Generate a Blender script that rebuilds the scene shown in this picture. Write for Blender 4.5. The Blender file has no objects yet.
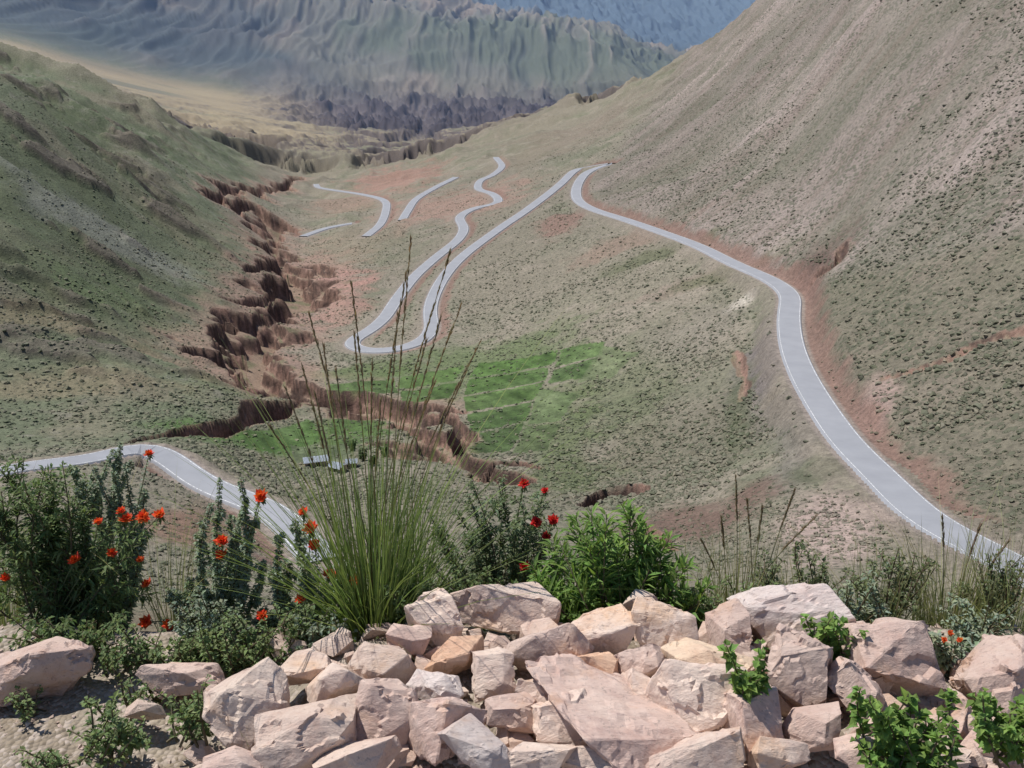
import bpy, bmesh, math, random, time
import numpy as np
from mathutils import Vector, Euler, noise as mnoise
T0=time.time()
random.seed(7); rng=np.random.default_rng(7)
scene=bpy.context.scene
PITCH=math.radians(20); FPX=910.0
CP,SP=math.cos(PITCH),math.sin(PITCH)
KA=1.36
# ------------------------------------------------------------ helpers
def lin(c):
    out=[]
    for v in c[:3]:
        v=v/255.0
        out.append(v/12.92 if v<=0.04045 else ((v+0.055)/1.055)**2.4)
    return np.array(out)
def alb(c,k=KA): return lin(c)/k
def ss(a,b,x):
    t=np.clip((x-a)/(b-a),0,1); return t*t*(3-2*t)
def hsh(xi,yi,seed):
    h=(xi*374761393+yi*668265263+seed*974634777)&0xffffffff
    h=((h^(h>>13))*1274126177)&0xffffffff
    h=(h^(h>>16))&0xffffffff
    return h/4294967295.0
def vnoise(x,y,seed=0):
    xf=np.floor(x); yf=np.floor(y); xi=xf.astype(np.int64); yi=yf.astype(np.int64)
    u=x-xf; v=y-yf; u=u*u*u*(u*(u*6-15)+10); v=v*v*v*(v*(v*6-15)+10)
    a=hsh(xi,yi,seed);b=hsh(xi+1,yi,seed);c=hsh(xi,yi+1,seed);d=hsh(xi+1,yi+1,seed)
    return a+(b-a)*u+(c-a)*v+(a-b-c+d)*u*v
def fbm(x,y,o=4,seed=0,gain=0.5):
    s=0;a=1;t=0
    for i in range(o):
        s=s+a*(vnoise(x,y,seed+i*17)-0.5)*2; t+=a; a*=gain
        x,y=(x*1.6-y*1.2)+13.1,(x*1.2+y*1.6)+7.7
    return s/t
def ridged(x,y,o=4,seed=0,gain=0.5,rot=True):
    s=0;a=1;t=0
    for i in range(o):
        n=1-np.abs(2*vnoise(x,y,seed+i*17)-1); s=s+a*n*n; t+=a; a*=gain
        if rot: x,y=(x*1.6-y*1.2)+13.1,(x*1.2+y*1.6)+7.7
        else: x,y=x*2.03+13.1,y*1.9+7.7
    return s/t

def ray(px,py):
    v=-(py-384.0)/FPX; x=(px-512.0)/FPX
    return x, CP+v*SP, -SP+v*CP

# ------------------------------------------------------------ valley profile survey
tail=[(-60,33000)]
cols={
-300:[(685,20),(665,35),(630,60),(590,95),(530,140),(495,170),(452,240),(440,290),(400,320),(330,370),(250,420),(180,480),(120,550),(60,640),(10,760),(0,900),(40,1500),(60,6000),(20,9000),(-60,12500),(-70,22000)]+tail,
0:[(685,20),(665,35),(640,60),(595,95),(535,135),(475,178),(455,235),(440,290),(400,330),(330,390),(250,460),(180,540),(120,640),(75,760),(54,880),(66,1300),(75,2500),(60,6000),(45,7500),(20,9000),(-60,12500),(-70,16000),(-60,22000)]+tail,
100:[(685,20),(665,35),(640,60),(595,95),(530,135),(460,178),(449,235),(437,280),(380,340),(320,420),(250,520),(180,650),(130,850),(96,1100),(110,1500),(106,2500),(98,4000),(78,7000),(70,8000),(20,9800),(-60,13000),(-60,22000)]+tail,
200:[(685,20),(665,35),(640,60),(600,95),(545,130),(480,172),(458,230),(440,262),(400,330),(350,420),(300,520),(250,650),(200,850),(160,1150),(134,1600),(140,2300),(128,3500),(104,6000),(92,8000),(40,9600),(-30,12500),(-50,22000)]+tail,
300:[(685,20),(665,35),(640,60),(605,95),(550,145),(490,220),(475,270),(420,340),(370,430),(320,560),(260,800),(220,1100),(190,1500),(168,2200),(145,3200),(122,5500),(105,8000),(50,9500),(-20,12000),(-50,22000)]+tail,
400:[(685,20),(665,35),(640,60),(600,95),(540,150),(480,230),(420,330),(385,390),(350,450),(300,560),(250,720),(200,1050),(165,1700),(157,2100),(168,3000),(140,5000),(118,7500),(85,8600),(30,10500),(-15,12500),(-50,22000)]+tail,
500:[(685,20),(665,35),(640,60),(600,95),(540,155),(480,250),(440,300),(400,350),(350,430),(300,520),(250,640),(210,800),(165,1250),(140,1800),(126,2400),(140,3500),(125,6000),(105,8200),(60,9500),(2,11800),(14,14000),(-30,22000)]+tail,
600:[(685,20),(665,35),(640,60),(600,95),(550,155),(490,240),(400,320),(300,450),(210,660),(172,860),(150,1050),(120,1450),(95,2000),(118,3500),(108,8000),(60,9800),(22,11800),(38,14500),(-15,22000)]+tail,
700:[(685,20),(665,35),(640,60),(600,100),(540,165),(500,200),(400,290),(300,400),(245,490),(200,590),(150,740),(100,980),(45,1500),(85,3500),(90,8000),(60,10500),(45,12500),(60,15000),(5,22000)]+tail,
800:[(685,20),(665,35),(640,60),(600,100),(540,140),(450,200),(400,235),(350,285),(290,370),(240,430),(180,520),(120,640),(60,800),(5,1000),(-40,1300),(-10,3500),(40,9000),(40,12500),(20,22000)]+tail,
900:[(685,20),(665,35),(640,60),(620,95),(560,125),(480,185),(420,210),(350,250),(280,300),(200,370),(120,460),(50,560),(0,640),(-60,800),(-90,1300),(-60,3500),(0,9000),(0,22000)]+tail,
1024:[(685,20),(665,35),(655,60),(630,90),(600,110),(560,142),(500,165),(420,195),(350,225),(280,260),(200,310),(120,370),(50,430),(0,480),(-80,600),(-120,1000),(-90,3500),(0,9000),(0,22000)]+tail,
1300:[(685,20),(665,35),(655,60),(630,85),(600,100),(560,120),(500,140),(420,165),(350,190),(280,215),(200,250),(120,290),(50,330),(0,370),(-80,460),(-120,900),(-90,3500),(0,9000),(0,22000)]+tail,
}
LG=np.linspace(math.log(8),math.log(36000),700)
PXG=np.arange(-300,1301,10.0)
ck=sorted(cols)
tab=[]
for k in ck:
    d=cols[k]; tab.append(np.interp(LG,[math.log(a[1]) for a in d],[a[0] for a in d]))
tab=np.array(tab,float)
def blur1(a,sig,axis):
    R=int(sig*3)+1; k=np.exp(-0.5*(np.arange(-R,R+1)/sig)**2); k/=k.sum()
    pad=[(0,0),(0,0)]; pad[axis]=(R,R); b=np.pad(a,pad,mode='edge'); out=np.zeros_like(a)
    n=a.shape[axis]
    for i,w in enumerate(k):
        out+=w*(b[i:i+n,:] if axis==0 else b[:,i:i+n])
    return out
TB=np.array([np.interp(PXG,ck,tab[:,j]) for j in range(len(LG))]).T
TB=blur1(TB,4.0,1); TB=blur1(TB,2.6,0)
def Fs(px,lr):
    a=np.clip((px-PXG[0])/10.0,0,len(PXG)-1.001); b=np.clip((lr-LG[0])/(LG[1]-LG[0]),0,len(LG)-1.001)
    ai=a.astype(int); bi=b.astype(int); u=a-ai; v=b-bi
    return (TB[ai,bi]*(1-u)+TB[ai+1,bi]*u)*(1-v)+(TB[ai,bi+1]*(1-u)+TB[ai+1,bi+1]*u)*v
def hit(px,py,rmin=60):
    lr=LG[LG>math.log(rmin)]
    f=Fs(np.full_like(lr,px),lr)
    idx=np.nonzero(f<=py)[0]
    i=idx[0] if len(idx) else len(lr)-1
    if i>0:
        w=(f[i-1]-py)/max(1e-6,(f[i-1]-f[i])); l=lr[i-1]+w*(lr[i]-lr[i-1])
    else: l=lr[0]
    r=math.exp(l); x,y,z=ray(px,py); h=math.hypot(x,y)
    return np.array([x/h*r,y/h*r,z/h*r])

# ------------------------------------------------------------ terrain grid
def seg(a,b,n,end=False): return list(np.exp(np.linspace(math.log(a),math.log(b),n,endpoint=end)))
R_=np.array([0.05,0.2,0.5,0.8]+seg(1.1,8,170)+seg(8,90,90)+seg(90,1600,720)+seg(1600,7000,190)+seg(7000,35000,300,True))
A_=np.radians(np.concatenate([np.linspace(-180,-38,36,endpoint=False),np.linspace(-38,38,980),np.linspace(38,180,37)[1:]]))
RR,AA=np.meshgrid(R_,A_,indexing='ij')
X=RR*np.sin(AA); Y=RR*np.cos(AA); LR=np.log(RR)
azc=np.clip(AA,-math.radians(40),math.radians(40)); ta=np.tan(azc)
py=np.full_like(RR,300.0)
for it in range(5):
    v=-(py-384)/FPX
    px=512+FPX*ta*(CP+v*SP)
    py=Fs(px,np.maximum(LR,LG[0]))
v=-(py-384)/FPX
tt=(-SP+v*CP)/np.hypot((px-512)/FPX,CP+v*SP)
Zf=tt*RR
edge=2.28+0.10*fbm(X*1.3,Y*1.3,2,3)
Zn=-1.6-0.80*np.maximum(0,Y-edge)
hx=ss(-0.75,-0.45,X)*ss(1.25,0.8,X); Zn+=0.14*hx*ss(1.25,1.7,Y)*ss(2.25,2.0,Y)
w=ss(math.log(9),math.log(24),LR)
Z=Zn*(1-w)+Zf*w
NEAR=1-ss(3.5,7,RR)
Zbase=Z.copy()

def stamp(samples,radius,wid=None):
    D=np.full(RR.shape,1e6); S=np.zeros(RR.shape,np.int32)
    for i,s in enumerate(samples):
        r=math.hypot(s[0],s[1]); a=math.atan2(s[0],s[1]); da=radius/r*1.05
        i0=np.searchsorted(R_,r-radius);i1=np.searchsorted(R_,r+radius)+1
        j0=np.searchsorted(A_,a-da);j1=np.searchsorted(A_,a+da)+1
        d=np.hypot(X[i0:i1,j0:j1]-s[0],Y[i0:i1,j0:j1]-s[1])
        if wid is not None: d=d/wid[i]
        sub=D[i0:i1,j0:j1]; m=d<sub
        sub[m]=d[m]; S[i0:i1,j0:j1][m]=i
    return D,S
def crom(pts,n=14):
    pts=[np.array(p,float) for p in pts]; P=[2*pts[0]-pts[1]]+pts+[2*pts[-1]-pts[-2]]; out=[]
    for i in range(1,len(P)-2):
        for k in range(n):
            t=k/n; a,b,c,d=P[i-1],P[i],P[i+1],P[i+2]
            out.append(0.5*((2*b)+(-a+c)*t+(2*a-5*b+4*c-d)*t*t+(-a+3*b-3*c+d)*t**3))
    out.append(P[-2]); return out
def resample(p,step):
    p=np.array(p); d=np.r_[0,np.cumsum(np.hypot(*(np.diff(p[:,:2],axis=0).T)))]
    n=max(2,int(d[-1]/step)); s=np.linspace(0,d[-1],n)
    return np.array([np.interp(s,d,p[:,k]) for k in range(p.shape[1])]).T
def smooth(a,sig):
    R=int(sig*3); k=np.exp(-0.5*(np.arange(-R,R+1)/sig)**2);k/=k.sum()
    out=a.copy()
    for c in range(a.shape[1]):
        q=a[:,c]; q=np.concatenate([2*q[0]-q[1:R+1][::-1],q,2*q[-1]-q[-R-1:-1][::-1]])
        out[:,c]=np.convolve(q,k,'valid')
    return out

roads_px={
'A':[(1075,600),(1040,586),(1010,572),(985,558),(945,535),(915,512),(880,480),(850,448),(825,410),(805,378),(793,350),(789,325),(790,305),(792,294),(782,285),(760,274),(735,264),(700,246),(665,233),(625,219),(596,210),(580,202),(576,193),(579,182),(587,174),(600,168),(612,163)],
'B':[(612,163),(590,166),(575,171),(560,184),(545,196),(522,213),(500,228),(465,254),(446,274),(434,295),(430,312),(432,327),(424,339),(405,347),(378,351),(356,349),(350,342),(366,333),(384,318),(396,300),(414,277),(436,257),(457,240),(464,228),(460,217),(476,208),(498,201),(492,193),(479,189),(480,181),(492,175),(502,166),(496,157)],
'C':[(366,236),(380,224),(386,210),(384,200),(362,194),(322,188),(316,184)],
'D':[(456,177),(434,188),(416,199),(408,210),(402,220)],
'F':[(303,236),(325,229),(352,223)],
'E':[(-90,500),(-40,482),(0,472),(40,465),(90,460),(135,459),(165,464),(195,476),(230,494),(262,513),(290,534),(320,560)],
}
HWD={'A':3.9,'B':3.9,'C':3.9,'D':3.9,'F':3.7,'E':3.0}
roads={}
for k,pl in roads_px.items():
    dense=crom(pl,16)
    w3=[hit(q[0],q[1]) for q in dense]
    r3=resample(w3,1.5)
    L=len(r3)
    sg=min(6,(L-2)//4) if k!='E' else 5
    s=smooth(r3,sg); sz=smooth(r3,min(16,(L-2)//4)); s[:,2]=sz[:,2]
    roads[k]=resample(s,2.0)
allr=np.concatenate([roads[k] for k in roads])
DR,SR=stamp(allr,34.0)
ZR=allr[SR,2]; rm=DR<34

can_px=[
([(505,482),(480,472),(455,456),(430,440),(415,425),(385,410),(345,404),(312,398)],12,12),
([(312,398),(285,388),(262,372),(246,352),(262,332),(288,312),(297,288),(283,266),(272,246),(276,226),(262,212),(238,202),(212,196)],18,15),
([(122,440),(150,434),(190,429),(235,422),(262,416),(300,404)],5,9),
([(184,351),(210,354),(245,362)],9,12),
([(215,334),(232,338),(250,345)],12,13),
([(228,314),(262,320),(285,316)],11,13),
([(222,300),(250,305),(280,300)],7,10),
([(226,380),(245,388),(300,400)],12,12),
([(340,402),(370,396),(395,402),(440,408),(462,412)],6,9),
([(445,412),(462,430),(458,452)],7,10),
([(395,446),(425,452),(455,462)],8,9),
([(464,470),(490,466),(520,466),(540,470)],5,7),
([(588,505),(604,496),(622,492),(640,493)],5,8),
([(640,530),(655,540),(672,552)],4,6),
([(246,278),(270,272),(288,268)],9,12),
([(262,236),(240,226),(222,218)],9,10),
([(212,196),(240,188),(262,190),(300,180)],10,12),
([(300,262),(318,268),(330,280)],8,8),
([(885,378),(912,372),(950,358)],3.0,2.5),
([(1024,330),(985,340),(950,358)],2.0,2.0),
([(735,352),(745,378),(742,400)],2.0,1.5),
([(815,272),(838,262),(842,245)],4,6),
]
cs=[];cw=[];cd=[]
for pl,wd,dp in can_px:
    q=resample([hit(a[0],a[1]) for a in crom(pl,8)],2.0)
    n=len(q)
    for i in range(n):
        e=min(1,min(i,n-1-i)/8+(0.8 if wd>11 and len(pl)>7 else 0.35))
        cs.append(q[i]); f=0.9+0.9*float(fbm(np.array([i*0.06]),np.array([wd*1.7+len(pl)]),3,5)[0])
        cw.append(max(2.0,wd*e*f)); cd.append(dp*e)
cs=np.array(cs);cw=np.array(cw);cd=np.array(cd)
DC,SC=stamp(cs,66.0,cw)
cdep=cd[SC]
wob=0.8*fbm(X/16,Y/12,3,21,.38)+0.65*fbm(X/36,Y/30,2,22)
DCn=DC+wob
# ---------- relief
rl=fbm(X/120,Y/120,5,1)*ss(60,200,RR)*(1-ss(3000,7000,RR))
amp=np.clip(RR*0.010,0,22)
roadmask=np.where(rm,1-ss(8,32,DR),0)
gul=ridged(X/70,Y/160,3,9)-0.45
detail=amp*rl*1.0+ amp*0.55*gul*ss(90,220,RR)*(1-ss(2500,5000,RR))
small=(0.5*fbm(X/9,Y/9,3,31)+0.2*fbm(X/2.5,Y/2.5,2,33))*ss(40,100,RR)*(1-ss(900,1600,RR))
mainc=np.array([hit(a,b) for a,b in can_px[1][0]]); rc=np.hypot(mainc[:,0],mainc[:,1]); ac=np.arctan2(mainc[:,0],mainc[:,1]); o=np.argsort(rc)
ccan=np.interp(RR,rc[o],ac[o])
lmask=ss(-0.01,-0.13,AA-ccan)
wx=60*fbm(X/300,Y/300,3,11)
spur=ridged((X+wx)/620,(Y+.35*X+wx)/210,3,13,.45,False)-.45
detail+=lmask*spur*np.clip((RR-260)*.085,0,80)*ss(300,600,RR)*(1-ss(2500,4500,RR))
spur2=ridged((X*.9+Y*.45)/240,(Y*.9-X*.45)/42,3,15,.5,False)-.5
detail+=ss(.02,.2,AA)*spur2*np.clip(RR*.014,0,18)*ss(220,420,RR)*(1-ss(2500,4500,RR))
rill=ridged((X*.9+Y*.45+.1*wx)/90,(Y*.9-X*.45+.1*wx)/13,2,16,.5,False)-.5
detail+=ss(.05,.2,AA)*rill*2.2*ss(220,320,RR)*(1-ss(900,1500,RR))
spur3=ridged((X*.95-Y*.3)/130,(Y*.95+X*.3)/34,3,17,.5,False)-.5
detail+=lmask*spur3*7.5*ss(280,360,RR)*(1-ss(1500,2500,RR))
# rocky outcrops on the left flank
ocr=ss(.22,.36,fbm((X+.4*wx)/55,(Y+.4*wx)/24,4,18,.6))*lmask*ss(300,380,RR)*(1-ss(1200,1800,RR))*ss(.0,.3,fbm(X/160,Y/160,2,19)+.12)
detail+=ocr*np.clip(RR*.008,2,7)
Z+= (detail+small)*(1-roadmask)
fm=ss(7800,9500,RR); fh=.3+.7*ss(8600,11500,RR)
wm=420*fbm(X/1500,Y/2500,4,40)
flute=ridged((X+wm)/460,(Y+wm)/2400,4,41,0.6,False)
fine=ridged((X+.6*wm)/130,(Y+wm)/700,3,47,.6,False)
bigr=ridged(X/3000+3,Y/4200+1,3,43)
Z+=fm*(330*(bigr-0.5)+fh*330*(flute-0.45)+fh*85*(fine-.5))
lm=ss(math.radians(-28),math.radians(-20),AA)*(1-ss(math.radians(7),math.radians(12),AA))
bm=ss(4900,6000,RR)*(1-ss(8300,9200,RR))*ss(math.radians(-17),math.radians(-9),AA)*(1-ss(math.radians(7),math.radians(12),AA))
bad=ridged(X/190,Y/420,4,51,0.6)
Z+=bm*(bad-0.55)*195
mm=ss(1700,2300,RR)*(1-ss(5000,6500,RR))*lm*(1-.7*ss(2900,3600,RR)*ss(math.radians(-8),math.radians(-12),AA))
mid=ridged(X/240,Y/380,4,61,.55)
mesa=ss(.40,.54,mid+.15*fbm(X/900,Y/900,2,62))
Z+=mm*(mesa*40+(mid-.5)*30-20)
carve_g=0.5*(1-ss(0.74,0.99,DCn))+0.5*(1-ss(0.34,0.6,DCn))
nearroad=np.where(rm,1-ss(5,9,DR),0)
carve=np.where(DC<5,cdep*carve_g,0)*(1-nearroad)
Z-=carve
hwl=np.where((RR<230)&(X<0),3.0,3.9)
rb=ss(1.6,8.5,DR-hwl+0.8*fbm(X/5,Y/5,2,71))
marg=0.25+RR*0.0006
Z=np.where(rm,(ZR-marg)*(1-rb)+Z*rb,Z)
Z+=NEAR*(0.018*fbm(X*5,Y*5,4,81)+0.006*fbm(X*30,Y*30,2,82))
dZr=np.gradient(Z,axis=0)/np.maximum(1e-6,np.gradient(RR,axis=0))
dZa=np.gradient(Z,axis=1)/np.maximum(1e-6,RR*np.gradient(AA,axis=1))
SL=np.hypot(dZr,dZa)

# ------------------------------------------------------------ colours
C=np.zeros(RR.shape+(3,)); C[:]=alb((144,137,120))
SCR=np.full(RR.shape,0.65)
def mix(col,m,k=KA):
    global C
    c=alb(col,k) if not isinstance(col,np.ndarray) else col
    m=np.clip(m,0,1)[...,None]; C=C*(1-m)+c*m
n1=fbm(X/60,Y/60,4,101); n2=fbm(X/220,Y/220,4,102); n3=fbm(X/14,Y/14,3,103); n4=fbm(X/5,Y/5,3,104)
mix((124,127,104),ss(-0.1,0.5,n1)*0.65); mix((162,151,136),ss(0.1,0.6,n3+.4*n1)*0.65)
left=ss(0.015,-0.03,AA-ccan+0.01*n3)*ss(230,290,RR)
mix((116,123,98),left); mix((138,132,112),left*ss(0.0,0.5,n1+0.4*n3)*0.8); mix((96,108,80),left*ss(0.05,0.4,n2)*0.7); mix((148,143,130),left*ss(.2,.55,n4+.5*n2)*.5)
sfar=ss(300,500,RR)*(1-ss(2000,3000,RR))
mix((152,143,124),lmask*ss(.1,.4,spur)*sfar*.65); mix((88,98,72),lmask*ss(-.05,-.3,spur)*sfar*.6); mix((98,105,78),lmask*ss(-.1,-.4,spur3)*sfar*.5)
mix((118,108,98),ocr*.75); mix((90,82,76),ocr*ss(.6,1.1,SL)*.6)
ra=np.array([hit(a,b) for a,b in roads_px['A'][2:]]); rr_=np.hypot(ra[:,0],ra[:,1]); aa_=np.arctan2(ra[:,0],ra[:,1]); o=np.argsort(rr_)
rx=np.r_[rr_[o],1100,1500,2200]; ax=np.r_[aa_[o],aa_[o][-1]+0.03,aa_[o][-1]+0.07,aa_[o][-1]+0.05]
arod=np.interp(RR,rx,ax)
right=ss(0.0,0.03,AA-arod+0.012*n3)*ss(130,160,RR)*(1-ss(3000,4000,RR))
strk=fbm((X*.8+Y*.6)/90,(X*-.6+Y*.8)/18,3,105)
mix((154,142,132),right); mix((174,159,151),right*ss(0,0.5,n2+0.5*strk)*0.75); mix((132,127,112),right*ss(0.05,0.5,n1-.5*strk)*0.75); mix((122,120,102),right*ss(.0,-.3,spur2)*.45); mix((132,116,104),right*ss(-.1,-.4,rill)*.35)
lowr=np.array([hit(a,b) for a,b in [(800,282),(850,272),(930,255),(1024,235),(1200,200)]])
lr_=np.interp(AA,np.arctan2(lowr[:,0],lowr[:,1]),np.hypot(lowr[:,0],lowr[:,1]))
low=right*ss(1.03,0.97,RR/lr_+0.02*n1)*ss(math.radians(14),math.radians(16),AA)
mix((124,119,101),low*0.85); mix((144,132,118),low*ss(0,0.5,n3)*0.5)
SCR=SCR+0.25*right-0.05*left
def blob(bx,by,rx,ry,col,s=1.0,rot=0,k=KA):
    c=hit(bx,by); u=hit(bx,by-ry); d=hit(bx,by+ry); r=math.hypot(c[0],c[1]); a=math.atan2(c[0],c[1])
    hr=0.5*abs(math.log(math.hypot(u[0],u[1])/math.hypot(d[0],d[1]))); ha=rx/FPX
    dx=(AA-a)/ha; dy=(LR-math.log(r))/max(hr,1e-3)
    cr,sr=math.cos(rot),math.sin(rot); dx,dy=dx*cr+dy*sr,-dx*sr+dy*cr
    m=ss(1.3,0.5,np.hypot(dx,dy)+0.5*n3+0.35*n1+.3*n4)*s
    mix(col,m,k)
for b in [(322,284,50,32,(188,146,134),.95,0),(345,312,30,12,(176,142,128),.6,0),(262,372,60,26,(156,128,114),.65,0),(260,310,40,30,(156,128,114),.6,0),(400,412,70,16,(142,118,102),.5,0),(455,205,70,16,(170,140,126),.8,0),(400,178,50,14,(168,134,120),.85,0),(350,205,40,10,(160,134,118),.6,0),
 (345,250,50,20,(152,140,120),.6,0),(560,226,22,12,(150,120,108),.8,0),(690,285,70,9,(158,140,128),.7,.3),(742,302,16,7,(215,205,190),.8,0),
 (820,262,34,20,(112,92,84),.9,0),(872,408,22,34,(176,152,142),.85,0),(760,375,26,48,(132,123,120),.9,0),(800,440,30,50,(134,126,120),.6,0),
 (690,525,80,24,(124,100,90),.85,0),(835,522,55,32,(192,170,160),.85,0),(200,530,60,22,(142,114,98),.9,0),(90,382,90,12,(148,134,110),.6,0),
 (60,330,70,12,(134,118,96),.6,0),(180,330,50,10,(142,134,110),.6,0),(110,228,75,16,(150,150,142),.6,-.5),(500,300,60,40,(146,138,122),.5,0),
 (620,390,70,45,(110,119,86),.6,0),(480,365,100,26,(98,118,72),.7,0),(250,440,90,12,(92,120,64),.85,0),(340,436,60,16,(88,116,60),.8,0),
 (545,150,60,14,(136,125,108),.6,0),(600,125,50,14,(146,133,119),.6,0),(40,270,60,40,(98,109,78),.5,0),(620,470,60,22,(122,118,98),.6,0),
 (240,395,50,12,(120,124,94),.6,0),(700,450,60,40,(128,123,106),.6,0),(640,240,60,8,(158,130,116),.5,0),(720,275,60,8,(102,108,78),.7,.2),(660,254,60,7,(102,107,78),.7,.2),
 (110,300,60,14,(100,114,80),.6,0),(700,330,60,26,(150,141,128),.6,0),(560,480,60,16,(106,117,80),.8,0),(560,420,50,40,(102,117,74),.6,0),(820,470,30,14,(98,104,78),.7,0),(740,410,14,40,(98,104,78),.7,0),(370,372,60,10,(100,118,72),.7,0)]:
    blob(*b)
def inpoly(poly,jx=0.0):
    P=np.array([hit(*p)[:2] for p in poly]); xx=X+jx*n3; yy=Y+jx*n1; ins=np.zeros(X.shape,bool)
    for i in range(len(P)):
        x1,y1=P[i];x2,y2=P[(i+1)%len(P)]
        c=((y1>yy)!=(y2>yy)); 
        xi=(x2-x1)*(yy-y1)/((y2-y1) if abs(y2-y1)>1e-6 else 1e-6)+x1
        ins^=(c&(xx<xi))
    return ins
fields=[([(478,362),(558,347),(552,361),(470,377)],(88,120,58)),([(469,379),(551,363),(545,379),(464,394)],(76,108,48)),([(463,396),(544,381),(536,397),(466,412)],(86,118,56)),
 ([(467,414),(535,399),(526,420),(470,432)],(74,106,48)),([(470,434),(524,422),(510,452),(462,456)],(74,102,50)),([(560,347),(606,340),(602,352),(556,364)],(98,126,70)),([(555,366),(600,354),(588,374),(548,382)],(84,112,60)),
 ([(400,376),(466,364),(456,380),(396,388)],(92,120,62)),([(398,390),(458,383),(448,398),(404,402)],(82,112,54)),([(330,384),(394,378),(396,392),(326,398)],(88,116,60)),
 ([(540,386),(580,392),(562,420),(528,424)],(106,124,82)),([(222,428),(310,422),(330,440),(260,450)],(92,122,64)),([(290,446),(345,444),(350,460),(296,464)],(112,122,92)),([(604,343),(640,350),(614,374),(578,380)],(114,126,90)),([(524,426),(560,424),(545,452),(512,456)],(98,114,74)),([(330,412),(385,416),(392,436),(330,436)],(90,116,62))]
fieldmask=np.zeros(X.shape)
for poly,c in fields:
    m=(inpoly(poly,1.6)&(DCn>1.05)).astype(float)
    strp=0.14*np.sin((X*0.8+Y*0.35)*1.1)
    mix(alb(c)*0.86,m*0.85); C*=(1+m*(strp+0.3*n3+.4*n4))[...,None]; fieldmask=np.maximum(fieldmask,m)
SCR=SCR*(1-0.7*fieldmask)
halo=np.where(DC<6,ss(2.3,1.0,DCn+.4*n4),0)*(1-nearroad)*(1-fieldmask)
mix((172,142,128),halo*ss(300,420,RR)*.55)
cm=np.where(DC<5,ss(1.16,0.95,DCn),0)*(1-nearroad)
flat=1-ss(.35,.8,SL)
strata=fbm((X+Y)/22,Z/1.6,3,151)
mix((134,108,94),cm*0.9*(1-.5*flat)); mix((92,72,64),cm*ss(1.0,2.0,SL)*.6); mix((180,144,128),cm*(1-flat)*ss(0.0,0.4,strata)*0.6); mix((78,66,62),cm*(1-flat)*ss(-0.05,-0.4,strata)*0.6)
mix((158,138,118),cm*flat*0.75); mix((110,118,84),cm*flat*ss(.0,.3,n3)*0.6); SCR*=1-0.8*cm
up=(Zbase>ZR+0.5)
bank=np.where(rm,ss(8.5,4.5,DR-hwl+2.5*n4),0)
mix((144,116,104),bank*up*0.85*(1-ss(900,1500,RR)*0.5)); mix((150,139,126),bank*(~up)*0.5); SCR*=1-0.75*bank
mix((160,148,138),np.where(rm,ss(2.2,0.9,DR-hwl),0))
mix((126,114,94),1-ss(60,110,RR)); mix((168,158,142),NEAR); mix((146,132,114),NEAR*ss(0,0.4,fbm(X*3,Y*3,3,111))*0.6)
SCR=np.where(RR<12,0,SCR)
pl=ss(1700,2600,RR)*(1-ss(7500,8500,RR))
mix((148,138,118),pl*0.9); mix((132,134,112),pl*ss(-0.1,0.4,fbm(X/500,Y/500,4,121))*0.7); mix((104,95,94),pl*lm*ss(0.16,0.4,SL)*0.9)
mix((174,159,130),pl*ss(math.radians(-9),math.radians(-13),AA)*ss(2500,3400,RR)*0.75*ss(-.4,.3,fbm(X/800,Y/300,3,122)+.2))
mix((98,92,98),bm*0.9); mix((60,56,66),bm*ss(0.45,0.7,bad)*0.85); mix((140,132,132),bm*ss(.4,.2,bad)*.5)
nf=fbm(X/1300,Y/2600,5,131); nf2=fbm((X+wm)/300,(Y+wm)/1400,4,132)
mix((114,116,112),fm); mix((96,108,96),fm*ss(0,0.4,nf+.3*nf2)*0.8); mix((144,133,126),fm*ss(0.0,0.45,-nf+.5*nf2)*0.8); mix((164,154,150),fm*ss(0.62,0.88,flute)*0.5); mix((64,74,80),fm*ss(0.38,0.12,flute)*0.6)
mix((58,76,88),fm*ss(.1,.4,fbm(X/3200,Y/2400,3,133)+.5*ss(math.radians(-12),math.radians(-22),AA))*.75)  # cloud shadow painted as dark blue patches on the far mountains, densest at left
mix((84,106,130),fm*ss(13500,15500,RR))  # distance haze painted as a blue tint on the rearmost range
SCR*=1-ss(1500,2500,RR)
C*=(1+0.10*fbm(X/4,Y/4,2,141)+0.12*n2)[...,None]
C=np.clip(C,0.01,0.9)

def make_mesh(name,V,F,smooth=True,col=None):
    me=bpy.data.meshes.new(name); V=np.ascontiguousarray(V,np.float32); F=np.ascontiguousarray(F,np.int32); k=F.shape[1]
    me.vertices.add(len(V)); me.vertices.foreach_set('co',V.ravel())
    me.loops.add(F.size); me.loops.foreach_set('vertex_index',F.ravel())
    me.polygons.add(len(F)); me.polygons.foreach_set('loop_start',np.arange(0,F.size,k,dtype=np.int32))
    try: me.polygons.foreach_set('loop_total',np.full(len(F),k,np.int32))
    except Exception: pass
    me.update(calc_edges=True)
    me.polygons.foreach_set('use_smooth',np.full(len(F),smooth))
    if col is not None:
        a=me.color_attributes.new('Col','FLOAT_COLOR','POINT')
        if col.shape[1]==3: col=np.c_[col,np.ones(len(col))]
        a.data.foreach_set('color',np.ascontiguousarray(col,np.float32).ravel())
    return me
def add(name,me,mat,parent=None):
    ob=bpy.data.objects.new(name,me); scene.collection.objects.link(ob)
    if mat: me.materials.append(mat)
    if parent: ob.parent=parent
    return ob

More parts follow.
